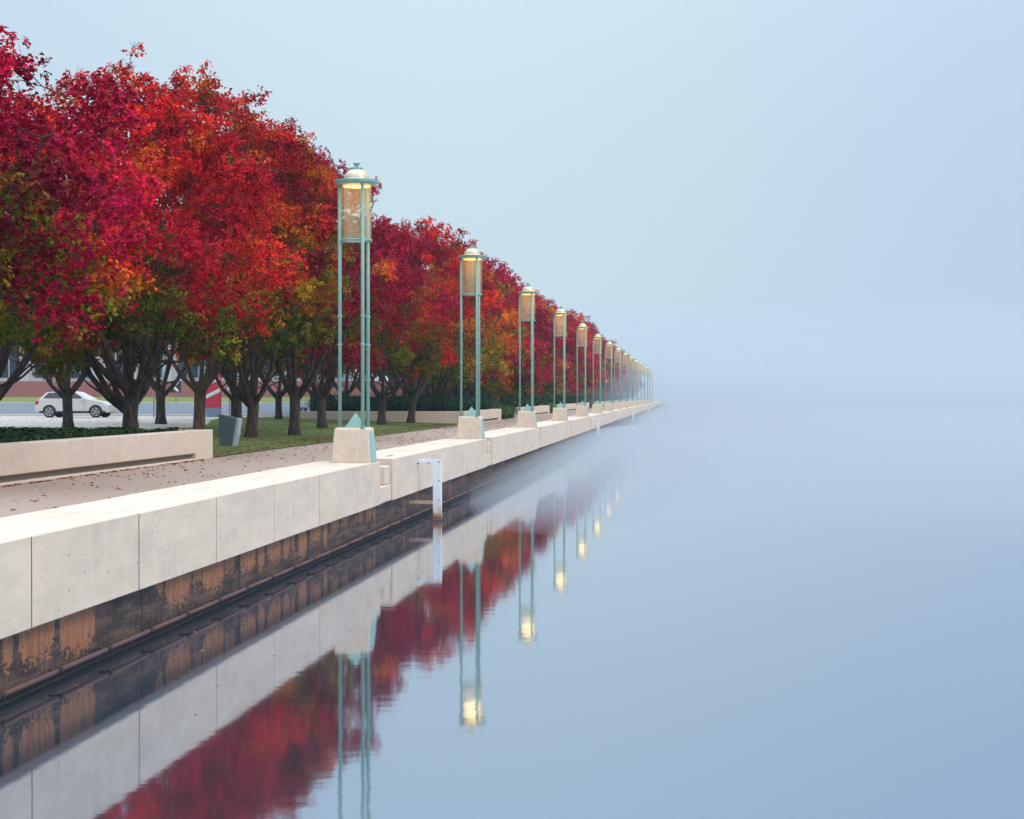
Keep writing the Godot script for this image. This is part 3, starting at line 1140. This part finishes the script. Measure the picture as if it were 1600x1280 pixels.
func make_lamp() -> Node3D:
	var t := thing("lamp_post", "", "lamp post", Vector3.ZERO, "lit teal lamp posts along the promenade")
	var st := tool_()
	# concrete foot, tapering
	var lo := 0.36
	var hi := 0.30
	var q0 := [Vector3(-lo, 0, -lo), Vector3(lo, 0, -lo), Vector3(lo, 0, lo), Vector3(-lo, 0, lo)]
	var rings := []
	for s in [[0.0, lo], [0.60, hi + 0.012], [0.63, hi - 0.012]]:
		var e: float = s[1]
		var c := 0.018
		rings.append([Vector3(-e + c, s[0], -e), Vector3(e - c, s[0], -e), Vector3(e, s[0], -e + c), Vector3(e, s[0], e - c), Vector3(e - c, s[0], e), Vector3(-e + c, s[0], e), Vector3(-e, s[0], e - c), Vector3(-e, s[0], -e + c)])
	for i in 2:
		for k in 8:
			var l := (k + 1) % 8
			poly(st, [rings[i][k], rings[i][l], rings[i + 1][l], rings[i + 1][k]], Vector3(0, 0.3, 0))
	poly(st, rings[2], Vector3(0, 0.3, 0))
	poly(st, rings[0], Vector3(0, 0.3, 0))
	obj("foot", st, M.lamp_foot, t)
	# teal access panel on the water side
	st = tool_()
	var slope := (lo - hi) / 0.6
	var panel := [Vector3(lo + 0.002, 0.01, 0.27), Vector3(lo + 0.002, 0.01, -0.27), Vector3(lo - slope * 0.54 + 0.004, 0.55, -0.22), Vector3(lo - slope * 0.54 + 0.004, 0.55, 0.22)]
	prism(st, panel, Vector3(0.014, 0.001, 0))
	obj("access_panel", st, M.teal_panel, t)
	# pyramid cap between the poles
	st = tool_()
	var ax := Vector3(0.05, 0, 0)
	var apex := ax + Vector3(-0.02, 0.63 + 0.285, 0)
	var b := [ax + Vector3(-0.20, 0.628, -0.17), ax + Vector3(0.14, 0.628, -0.17), ax + Vector3(0.14, 0.628, 0.17), ax + Vector3(-0.20, 0.628, 0.17)]
	for k in 4:
		poly(st, [b[k], b[(k + 1) % 4], apex], ax + Vector3(0, 0.68, 0))
	poly(st, b, apex)
	obj("pyramid", st, M.teal, t)
	# three poles, each with two collars
	for k in 3:
		var a := PI + TAU * k / 3.0
		var p := ax + Vector3(cos(a), 0, sin(a)) * 0.317
		st = tool_(true)
		tube(st, [p + Vector3(0, 0.62, 0), p + Vector3(0, 5.10, 0)], [0.033, 0.033], 12)
		var pole := obj("pole", st, M.teal, t)
		for y in [2.15, 2.67]:
			st = tool_(true)
			tube(st, [p + Vector3(0, y - 0.02, 0), p + Vector3(0, y - 0.014, 0), p + Vector3(0, y + 0.014, 0), p + Vector3(0, y + 0.02, 0)], [0.034, 0.045, 0.045, 0.034], 12)
			obj("collar", st, M.teal, pole)
		st = tool_(true)
		tube(st, [p + Vector3(0, 0.625, 0), p + Vector3(0, 0.645, 0)], [0.05, 0.05], 12)
		obj("base_flange", st, M.teal, pole)
	# lantern: lower ring, perforated screen, brim, dome, vent cap
	st = tool_(true)
	lathe(st, [Vector2(0.268, 4.045), Vector2(0.284, 4.045), Vector2(0.284, 4.085), Vector2(0.268, 4.085), Vector2(0.268, 4.045)], 32)
	var ring := obj("lower_ring", st, M.teal, t)
	ring.position = ax
	st = tool_(true)
	var n := 40
	for k in n:
		var a0 := TAU * k / n
		var a1 := TAU * (k + 1) / n
		var p := [Vector3(cos(a0) * 0.27, 4.07, sin(a0) * 0.27), Vector3(cos(a1) * 0.27, 4.07, sin(a1) * 0.27), Vector3(cos(a1) * 0.27, 5.10, sin(a1) * 0.27), Vector3(cos(a0) * 0.27, 5.10, sin(a0) * 0.27)]
		var uv := [Vector2(k / float(n), 1), Vector2((k + 1) / float(n), 1), Vector2((k + 1) / float(n), 0), Vector2(k / float(n), 0)]
		var out: Vector3 = (p[0] + p[1]) * Vector3(1, 0, 1)
		for f in [[0, 1, 2], [0, 2, 3]]:
			var g: Array = f
			if (p[f[0]] - p[f[2]]).cross(p[f[0]] - p[f[1]]).dot(out) < 0.0:
				g = [f[0], f[2], f[1]]
			for v in g:
				st.set_uv(uv[v])
				st.add_vertex(p[v])
	var screen := obj("perforated_screen", st, M.screen, t)
	screen.position = ax
	st = tool_()
	lathe(st, [Vector2(0.235, 5.085), Vector2(0.35, 5.085), Vector2(0.395, 5.115), Vector2(0.402, 5.14), Vector2(0.40, 5.165), Vector2(0.235, 5.172), Vector2(0.235, 5.085)], 40)
	var brim := obj("brim", st, M.teal, t)
	brim.position = ax
	st = tool_(true)
	var dome := []
	for k in 11:
		var a := k / 10.0 * PI * 0.335
		dome.append(Vector2(0.238 * cos(a * 1.0), 5.174 + 0.215 * sin(a)))
	lathe(st, dome, 32)
	var dm := obj("dome", st, M.dome, t)
	dm.position = ax
	st = tool_(true)
	var top: Vector2 = dome[-1]
	lathe(st, [Vector2(top.x + 0.006, top.y - 0.006), Vector2(top.x + 0.010, top.y + 0.004), Vector2(0.085, top.y + 0.045), Vector2(0.05, top.y + 0.052), Vector2(0.034, top.y + 0.085)], 24)
	var vent := obj("vent_cap", st, M.teal, t)
	vent.position = ax
	for k in 10:
		var a := TAU * k / 10.0
		st = tool_()
		var d := Vector3(cos(a), 0, sin(a))
		var s := Vector3(-sin(a), 0, cos(a)) * 0.014
		var p := d * 0.110 + Vector3(0, top.y + 0.024, 0)
		prism(st, [p - s - Vector3(-d.x * 0.008, 0.009, -d.z * 0.008), p + s - Vector3(-d.x * 0.008, 0.009, -d.z * 0.008), p + s + Vector3(-d.x * 0.008, 0.009, -d.z * 0.008), p - s + Vector3(-d.x * 0.008, 0.009, -d.z * 0.008)], d * 0.006)
		obj("vent_slot", st, M.iron, vent)
	st = tool_(true)
	lathe(st, [Vector2(0.034, top.y + 0.08), Vector2(0.066, top.y + 0.108), Vector2(0.066, top.y + 0.118), Vector2(0.0, top.y + 0.122)], 20)
	obj("finial", st, M.teal, vent)
	# the lit lamp up inside the brim, its glowing collar and its light
	st = tool_(true)
	lathe(st, [Vector2(0.0, 5.066), Vector2(0.225, 5.068), Vector2(0.232, 5.075), Vector2(0.225, 5.084), Vector2(0.0, 5.084)], 24)
	var bulb := obj("lamp_diffuser", st, M.bulb, t)
	bulb.position = ax
	st = tool_(true)
	lathe(st, [Vector2(0.244, 5.045), Vector2(0.256, 5.045), Vector2(0.256, 5.083), Vector2(0.244, 5.083), Vector2(0.244, 5.045)], 32)
	var glow := obj("lamp_collar", st, M.collar, t)
	glow.position = ax
	st = tool_(true)
	lathe(st, [Vector2(0.236, 5.173), Vector2(0.243, 5.173), Vector2(0.243, 5.190), Vector2(0.236, 5.190)], 32)
	obj("lamp_dome_glow", st, M.collar, dm)  # emissive ring painting the warm glow along the opaque dome's lower edge
	var light := OmniLight3D.new()
	light.name = "lamp_light"
	light.light_color = Color(1.0, 0.83, 0.52)
	light.light_energy = 0.12
	light.light_size = 0.25
	light.omni_range = 12.0
	light.omni_attenuation = 2.0
	light.shadow_enabled = true
	light.position = ax + Vector3(0, 4.78, 0)
	t.add_child(light)
	return t


func make_lamps() -> void:
	var proto := make_lamp()
	for k in LAMPS:
		var o := proto
		if k > 0:
			o = proto.duplicate()
			o.name = numbered("lamp_post")
			add_child(o)
		o.position = Vector3(-6.10, WALL_TOP, -(LAMP_Z + PITCH * k))
		var label := "%s lit teal three-legged lamp post from the near end of the sea wall" % ORD[k]
		if k == 0:
			label = "tallest, nearest lit teal three-legged lamp post, on the first wall block's end"
		elif k == LAMPS - 1:
			label = "last and faintest lit teal lamp post, sixteenth along the sea wall"
		tag(o, label)


# ------------------------------------------------------------------ white posts in the water

func make_mooring_posts() -> void:
	var t := thing("mooring_post", "white steel mooring post with rusty foot, nearest, right of the first lamp post", "mooring post", Vector3.ZERO, "white mooring posts bracketed to the sea wall")
	var st := tool_()
	box(st, Vector3(-0.088, 0.035, -0.012), Vector3(0.088, 1.30, 0.012), 0.004)
	box(st, Vector3(0.066, 0.035, -0.13), Vector3(0.088, 1.298, -0.0125), 0.003)
	obj("post", st, M.post_white, t)
	st = tool_()
	box(st, Vector3(-0.425, 1.232, -0.05), Vector3(-0.0885, 1.30, 0.011), 0.004)
	obj("upper_arm", st, M.white, t)
	st = tool_(true)
	tube(st, [Vector3(-0.40, 1.231, -0.02), Vector3(-0.40, 1.20, -0.02)], [0.02, 0.02], 8)
	tube(st, [Vector3(-0.18, 1.23, -0.02), Vector3(-0.18, 1.205, -0.02)], [0.02, 0.02], 8)
	obj("bolt", st, M.bolt, t)
	st = tool_()
	box(st, Vector3(-0.605, 0.36, -0.05), Vector3(-0.0885, 0.43, 0.011), 0.004)
	obj("lower_arm", st, M.rusty, t)
	for y in [1.25, 0.86, 0.45, 0.13]:
		st = tool_(true)
		tube(st, [Vector3(0.04, y, 0.010), Vector3(0.04, y, 0.026)], [0.017, 0.014], 8)
		obj("bolt", st, M.bolt, t)
	var rest := ["second white mooring post along the wall, small, below the sixth lamp post", "third white mooring post along the wall, tiny, near the far lamp posts", "fourth white mooring post, faintest, close to the wall's far tip"]
	for k in 4:
		var o := t
		if k > 0:
			o = t.duplicate()
			o.name = numbered("mooring_post")
			add_child(o)
			tag(o, rest[k - 1])
		o.position = Vector3(-5.26, 0, -(37.4 + 68.0 * k))


# ------------------------------------------------------------------ bin, signs, car, building

func make_far_side() -> void:
	var st: SurfaceTool
	# pale building behind the mulch bank
	var at := Vector3(-66, ground(-66, -186) - 0.2, -190)
	var t := thing("building", "pale building with tall columns glimpsed behind the tree trunks at left", "building", at)
	st = tool_()
	box(st, Vector3(-30, 0, -12), Vector3(30, 9, 0), 0.05)
	obj("wall", st, M.pale_wall, t)
	st = tool_()
	box(st, Vector3(-31, 9.003, -13), Vector3(31, 9.7, 1.6), 0.05)
	obj("roof", st, M.pale_wall, t)
	for k in 15:
		var x := -28.0 + k * 4.0
		st = tool_()
		box(st, Vector3(x - 1.1, 0.9, 0.003), Vector3(x + 1.1, 8.0, 0.06))
		var w := obj("window", st, M.glass, t)
		st = tool_()
		box(st, Vector3(x - 0.05, 0.9, 0.062), Vector3(x + 0.05, 8.0, 0.12))
		obj("frame", st, M.pale_wall, w)
		st = tool_()
		box(st, Vector3(x + 1.55, 0, 0.01), Vector3(x + 2.45, 9.0, 0.9), 0.04)
		obj("column", st, M.pale_wall, t)
	# red pylon sign
	at = Vector3(-27.2, ground(-27.2, -101), -101)
	t = thing("pylon_sign", "tall red pylon sign with pale diagonal bands, seen behind the lichen-covered trunk", "sign", at)
	st = tool_()
	box(st, Vector3(-0.42, 0, -0.12), Vector3(0.42, 0.55, 0.12), 0.01)
	obj("plinth", st, M.sign_grey, t)
	st = tool_()
	box(st, Vector3(-0.44, 0.553, -0.13), Vector3(0.44, 2.75, 0.13), 0.012)
	obj("panel", st, M.red, t)
	for k in 3:
		st = tool_()
		var y: float = [1.05, 1.75, 2.25][k]
		var w: float = [0.22, 0.13, 0.12][k]
		prism(st, [Vector3(-0.43, y, 0.1305), Vector3(0.43, y + 0.42, 0.1305), Vector3(0.43, y + 0.42 + w, 0.1305), Vector3(-0.43, y + w, 0.1305)], Vector3(0, 0, 0.006))
		obj("band", st, M.pale_teal if k < 2 else M.white, t)
	# chevron sign
	at = Vector3(-39.3, ground(-39.3, -135.0), -135.0)
	t = thing("chevron_sign", "small black road sign with a white arrow chevron pointing left, beyond the road", "sign", at)
	st = tool_(true)
	tube(st, [Vector3(0, -0.1, 0), Vector3(0, 1.75, 0)], [0.035, 0.035], 8)
	obj("pole", st, M.post_grey, t)
	st = tool_()
	box(st, Vector3(-0.4, 0.85, 0.036), Vector3(0.4, 1.75, 0.056), 0.005)
	obj("board", st, M.black, t)
	st = tool_()
	prism(st, [Vector3(0.05, 1.66, 0.057), Vector3(0.28, 1.66, 0.057), Vector3(-0.03, 1.3, 0.057), Vector3(-0.3, 1.3, 0.057)], Vector3(0, 0, 0.006))
	prism(st, [Vector3(0.05, 0.94, 0.057), Vector3(0.28, 0.94, 0.057), Vector3(-0.03, 1.298, 0.057), Vector3(-0.3, 1.298, 0.057)], Vector3(0, 0, 0.006))
	obj("chevron", st, M.white, t)
	# thin posts with small signs on the forecourt
	var posts := [[-26.0, -100.0, "slim grey sign post with a pale tapered plate, right beside the red pylon sign"], [-29.8, -98.0, "bare slim grey post on the forecourt, left of the dark slim tree"]]
	for k in 2:
		at = Vector3(posts[k][0], ground(posts[k][0], posts[k][1]), posts[k][1])
		t = thing("sign_post", posts[k][2], "sign post", at)
		st = tool_(true)
		tube(st, [Vector3(0, 0, 0), Vector3(0, 2.2, 0)], [0.03, 0.03], 8)
		obj("pole", st, M.post_grey, t)
		if k == 0:
			st = tool_()
			prism(st, [Vector3(-0.08, 1.55, 0.032), Vector3(0.12, 1.55, 0.032), Vector3(0.2, 2.05, 0.032), Vector3(-0.12, 2.2, 0.032)], Vector3(0, 0, 0.02))
			obj("plate", st, M.pale_teal, t)
	# grey leaning litter bin on the lawn
	var px := Vector3(-13.98, 0, -53.9)
	at = Vector3(px.x, ground(px.x, px.z) + 0.03, px.z)
	t = thing("litter_bin", "slate-grey slanted litter bin on the lawn's edge beside the planter's end", "litter bin", at)
	st = tool_()
	prism(st, [Vector3(-0.29, 0.02, 0.2), Vector3(-0.32, 0.98, 0.2), Vector3(0.24, 0.86, 0.2), Vector3(0.17, 0.475, 0.2), Vector3(0.15, 0.0, 0.2)], Vector3(0, 0, -0.42))
	obj("body", st, M.grey_blue, t)
	st = tool_()
	prism(st, [Vector3(0.245, 0.865, 0.205), Vector3(0.32, 0.845, 0.205), Vector3(0.255, 0.44, 0.205), Vector3(0.18, 0.47, 0.205)], Vector3(0, 0, -0.43))
	obj("upper_door", st, M.grey_edge, t)
	st = tool_()
	prism(st, [Vector3(0.18, 0.465, 0.205), Vector3(0.27, 0.432, 0.205), Vector3(0.16, -0.02, 0.205), Vector3(0.10, 0.0, 0.205)], Vector3(0, 0, -0.43))
	obj("lower_door", st, M.grey_edge, t)
	st = tool_(true)
	tube(st, [Vector3(0.255, 0.25, 0.1), Vector3(0.275, 0.25, 0.1)], [0.02, 0.02], 8)
	obj("lock", st, M.bolt, t)
	make_car(Vector3(-34.4, ground(-34.4, -98.5) + 0.016, -98.5))


func make_car(at: Vector3) -> void:
	var t := thing("parked_car", "white hatchback parked on the forecourt, half hidden by trunks at left", "car", at)
	# side outline along x (nose to +x)
	var outline := [Vector2(-2.1, 0.32), Vector2(-2.15, 0.62), Vector2(-2.08, 0.95), Vector2(-1.75, 1.02), Vector2(-1.2, 1.04), Vector2(0.75, 1.0), Vector2(1.75, 0.86), Vector2(2.1, 0.70), Vector2(2.16, 0.45), Vector2(2.05, 0.28)]
	var st := tool_()
	var half := 0.86
	for i in outline.size():
		var j := (i + 1) % outline.size()
		var a: Vector2 = outline[i]
		var b: Vector2 = outline[j]
		poly(st, [Vector3(a.x, a.y, half), Vector3(b.x, b.y, half), Vector3(b.x, b.y, -half), Vector3(a.x, a.y, -half)], Vector3(0, 0.65, 0))
	for s in [-1.0, 1.0]:
		var q := []
		for p in outline:
			q.append(Vector3(p.x, p.y, half * s))
		poly(st, q, Vector3(0, 0.65, 0))
	obj("body", st, M.car, t)
	st = tool_()
	var cab := [Vector2(-1.95, 1.0), Vector2(-1.55, 1.42), Vector2(-0.4, 1.5), Vector2(0.15, 1.44), Vector2(0.95, 0.99)]
	var ring := []
	for s in [1.0, -1.0]:
		var q := []
		for p in cab:
			q.append(Vector3(p.x, p.y, (0.80 if p.y < 1.1 else 0.62) * s))
		ring.append(q)
		poly(st, q, Vector3(-0.4, 1.2, 0))
	for i in cab.size() - 1:
		poly(st, [ring[0][i], ring[0][i + 1], ring[1][i + 1], ring[1][i]], Vector3(-0.4, 1.1, 0))
	obj("cabin", st, M.car, t)
	for w in [[Vector2(-1.72, 1.08), Vector2(-1.45, 1.38), Vector2(-0.5, 1.44), Vector2(-0.5, 1.07)], [Vector2(-0.42, 1.07), Vector2(-0.42, 1.44), Vector2(0.10, 1.39), Vector2(0.68, 1.06)]]:
		for s in [1.0, -1.0]:
			st = tool_()
			var q := []
			for p in w:
				q.append(Vector3(p.x, p.y, lerpf(0.80, 0.62, (p.y - 1.0) / 0.45) * s + 0.006 * s))
			prism(st, q, Vector3(0, 0, 0.008 * s))
			obj("window", st, M.glass, t)
	for s in [-1.0, 1.0]:
		st = tool_()
		box(st, Vector3(-1.9, 0.25, minf(s * 0.84, s * 0.868)), Vector3(1.95, 0.37, maxf(s * 0.84, s * 0.868)), 0.01)
		obj("sill", st, M.black, t)
		st = tool_()
		box(st, Vector3(0.55, 0.98, minf(s * 0.83, s * 1.0)), Vector3(0.72, 1.10, maxf(s * 0.83, s * 1.0)), 0.03)
		obj("mirror", st, M.car, t)
		for xd in [-0.46, 0.72]:
			st = tool_()
			box(st, Vector3(xd - 0.006, 0.4, minf(s * 0.86, s * 0.863)), Vector3(xd + 0.006, 1.0, maxf(s * 0.86, s * 0.863)))
			obj("door_seam", st, M.black, t)
	for x in [-1.32, 1.36]:
		for s in [-1.0, 1.0]:
			st = tool_()
			var arch := []
			for k in 14:
				var a := PI * k / 13.0
				arch.append(Vector3(x + cos(a) * 0.40, 0.32 + sin(a) * 0.40, s * 0.862))
			prism(st, arch, Vector3(0, 0, s * 0.008))
			obj("wheel_arch", st, M.black, t)
			st = tool_(true)
			tube(st, [Vector3(x, 0.32, s * 0.70), Vector3(x, 0.32, s * 0.885)], [0.33, 0.33], 20)
			var wheel := obj("wheel", st, M.tyre, t)
			for k in 5:
				var a := TAU * k / 5.0
				st = tool_()
				var d := Vector3(cos(a), sin(a), 0)
				var e := Vector3(-sin(a), cos(a), 0) * 0.035
				var c := Vector3(x, 0.32, s * 0.886)
				prism(st, [c - e, c + e, c + d * 0.23 + e * 0.8, c + d * 0.23 - e * 0.8], Vector3(0, 0, s * 0.012))
				obj("spoke", st, M.alloy, wheel)
			st = tool_(true)
			lathe_ring(st, Vector3(x, 0.32, s * 0.888), 0.205, 0.24, s * 0.012)
			obj("rim", st, M.alloy, wheel)
	for s in [-1.0, 1.0]:
		st = tool_()
		prism(st, [Vector3(1.80, 0.80, 0.875 * s), Vector3(2.10, 0.68, 0.875 * s), Vector3(2.10, 0.58, 0.875 * s), Vector3(1.86, 0.66, 0.875 * s)], Vector3(0.02, 0, -0.2 * s))
		obj("headlight", st, M.headlight, t)
		st = tool_()
		prism(st, [Vector3(-2.13, 0.92, 0.872 * s), Vector3(-1.9, 0.95, 0.872 * s), Vector3(-1.95, 0.74, 0.872 * s), Vector3(-2.16, 0.72, 0.872 * s)], Vector3(-0.01, 0, -0.2 * s))
		obj("tail_light", st, M.red_lamp, t)


func lathe_ring(st: SurfaceTool, c: Vector3, r0: float, r1: float, depth: float) -> void:
	for k in 20:
		var a := TAU * k / 20.0
		var b := TAU * (k + 1) / 20.0
		var q := []
		for p in [[a, r0], [b, r0], [b, r1], [a, r1]]:
			q.append(c + Vector3(cos(p[0]) * p[1], sin(p[0]) * p[1], depth))
		poly(st, q, c - Vector3(0, 0, depth * 4.0))


# ------------------------------------------------------------------ fallen leaves

func make_small_things() -> void:
	var st := tool_()
	st.set_color(Color(1, 1, 1))
	var pts := [Vector3(0, 0.004, -0.05), Vector3(0.032, 0.016, 0.0), Vector3(0, 0.004, 0.055), Vector3(-0.032, 0.02, 0.0)]
	tri(st, pts[0], pts[1], pts[2], Vector3.UP)
	tri(st, pts[0], pts[2], pts[3], Vector3.UP)
	var leaf := mesh_of(st)
	var groups := [
		["fallen_leaves", "scattered red and brown leaves lying on the gravel path", -7.0, -12.3, 18.0, 130.0, 1300, 0.004, 0.0],
		["fallen_leaves", "red leaves gathered along the lawn's edge and beside the bin", -12.35, -13.6, 46.0, 100.0, 1300, 0.055, 0.0],
		["fallen_leaves", "leaves strewn over the lawn under the trees", -13.0, -20.0, 46.0, 103.0, 1500, 0.06, 0.0],
		["fallen_leaves", "line of red leaves blown along the foot of the planters", -12.36, -12.1, 16.0, 45.0, 500, 0.004, 0.0],
		["fallen_leaves", "dry leaves dotted over the pale forecourt", -21.0, -45.0, 60.0, 104.0, 700, 0.02, 0.0],
	]
	for g in groups:
		var spots := []
		var colors := []
		for k in g[6]:
			var z: float = -g[4] - (g[5] - g[4]) * pow(rng.randf(), 1.0)
			var x := lerpf(g[2], g[3], rng.randf())
			if absf(g[3] - g[2]) > 4.0 and g[2] > -8.0:
				x = lerpf(g[2], g[3], pow(rng.randf(), 0.7))
			var s := rng.randf_range(0.4, 1.15)
			var b := Basis(Vector3.UP, rng.randf() * TAU) * Basis(Vector3.RIGHT, rng.randf_range(-0.35, 0.35))
			spots.append(Transform3D(b.scaled(Vector3.ONE * s), Vector3(x, ground(x, z) + g[7], z)))
			var pick := rng.randf()
			var c := Color(0.30, 0.015, 0.03)
			if pick < 0.4:
				c = Color(0.055, 0.022, 0.018)
			elif pick < 0.6:
				c = Color(0.28, 0.09, 0.03)
			colors.append(c * rng.randf_range(0.7, 1.3))
		var o := scatter(g[0], leaf, M.leaf, null, spots, colors)
		tag(o, g[1], "leaves")
	# a few leaves and specks adrift on the lake
	var adrift := []
	var tints := []
	for k in 26:
		var z := -rng.randf_range(11.5, 30.0)
		var x := -5.6 + pow(rng.randf(), 1.6) * 2.6
		adrift.append(Transform3D(Basis(Vector3.UP, rng.randf() * TAU).scaled(Vector3.ONE * rng.randf_range(0.2, 0.5)), Vector3(x, 0.0, z)))
		tints.append([Color(0.35, 0.03, 0.03), Color(0.5, 0.42, 0.3), Color(0.3, 0.12, 0.04)][k % 3])
	tag(scatter("floating_leaves", leaf, M.leaf, null, adrift, tints), "small fallen leaves adrift on the water near the wall", "leaves")
	# two leaves lying on the wall top past the first lamp
	for k in 2:
		var o := put("fallen_leaf", leaf, M.leaf)
		o.material_override = plain(0.10, 0.012, 0.02, 0.7)
		o.position = Vector3(-5.95 - 0.03 * k, WALL_TOP + 0.004, -35.4 - 0.5 * k)
		o.rotation.y = 0.7 + k * 1.3
		tag(o, "dark red leaf on the wall top past the first lamp, %s of two" % ["right-hand" , "left-hand"][k], "leaf")


# ------------------------------------------------------------------ mist

func bank(label: String, at: Vector3, size: Vector3, density: float, tone := Color(0.855, 0.925, 0.99)) -> void:
	var f := FogVolume.new()
	f.name = numbered("mist")
	f.shape = RenderingServer.FOG_VOLUME_SHAPE_ELLIPSOID
	f.size = size
	var m := FogMaterial.new()
	m.density = density
	m.albedo = lin(tone.r, tone.g, tone.b)
	f.material = m
	add_child(f)
	f.position = at
	tag(f, label, "mist", "", "stuff")


func make_mist() -> void:
	bank("thick low fog bank swallowing the far end of the promenade", Vector3(60, 0, -740), Vector3(1800, 26, 1090), 0.0034)
	bank("deeper veil of fog over the far end of the promenade", Vector3(90, 0, -800), Vector3(2100, 64, 1180), 0.0011)
	bank("broad low mist lying on the lake", Vector3(45, 0.1, -185), Vector3(200, 1.9, 332), 0.024, Color(0.825, 0.895, 0.965))
	bank("thin wisp of mist curling along the foot of the wall", Vector3(-3.0, 0.1, -88), Vector3(9, 1.5, 104), 0.045, Color(0.825, 0.895, 0.965))
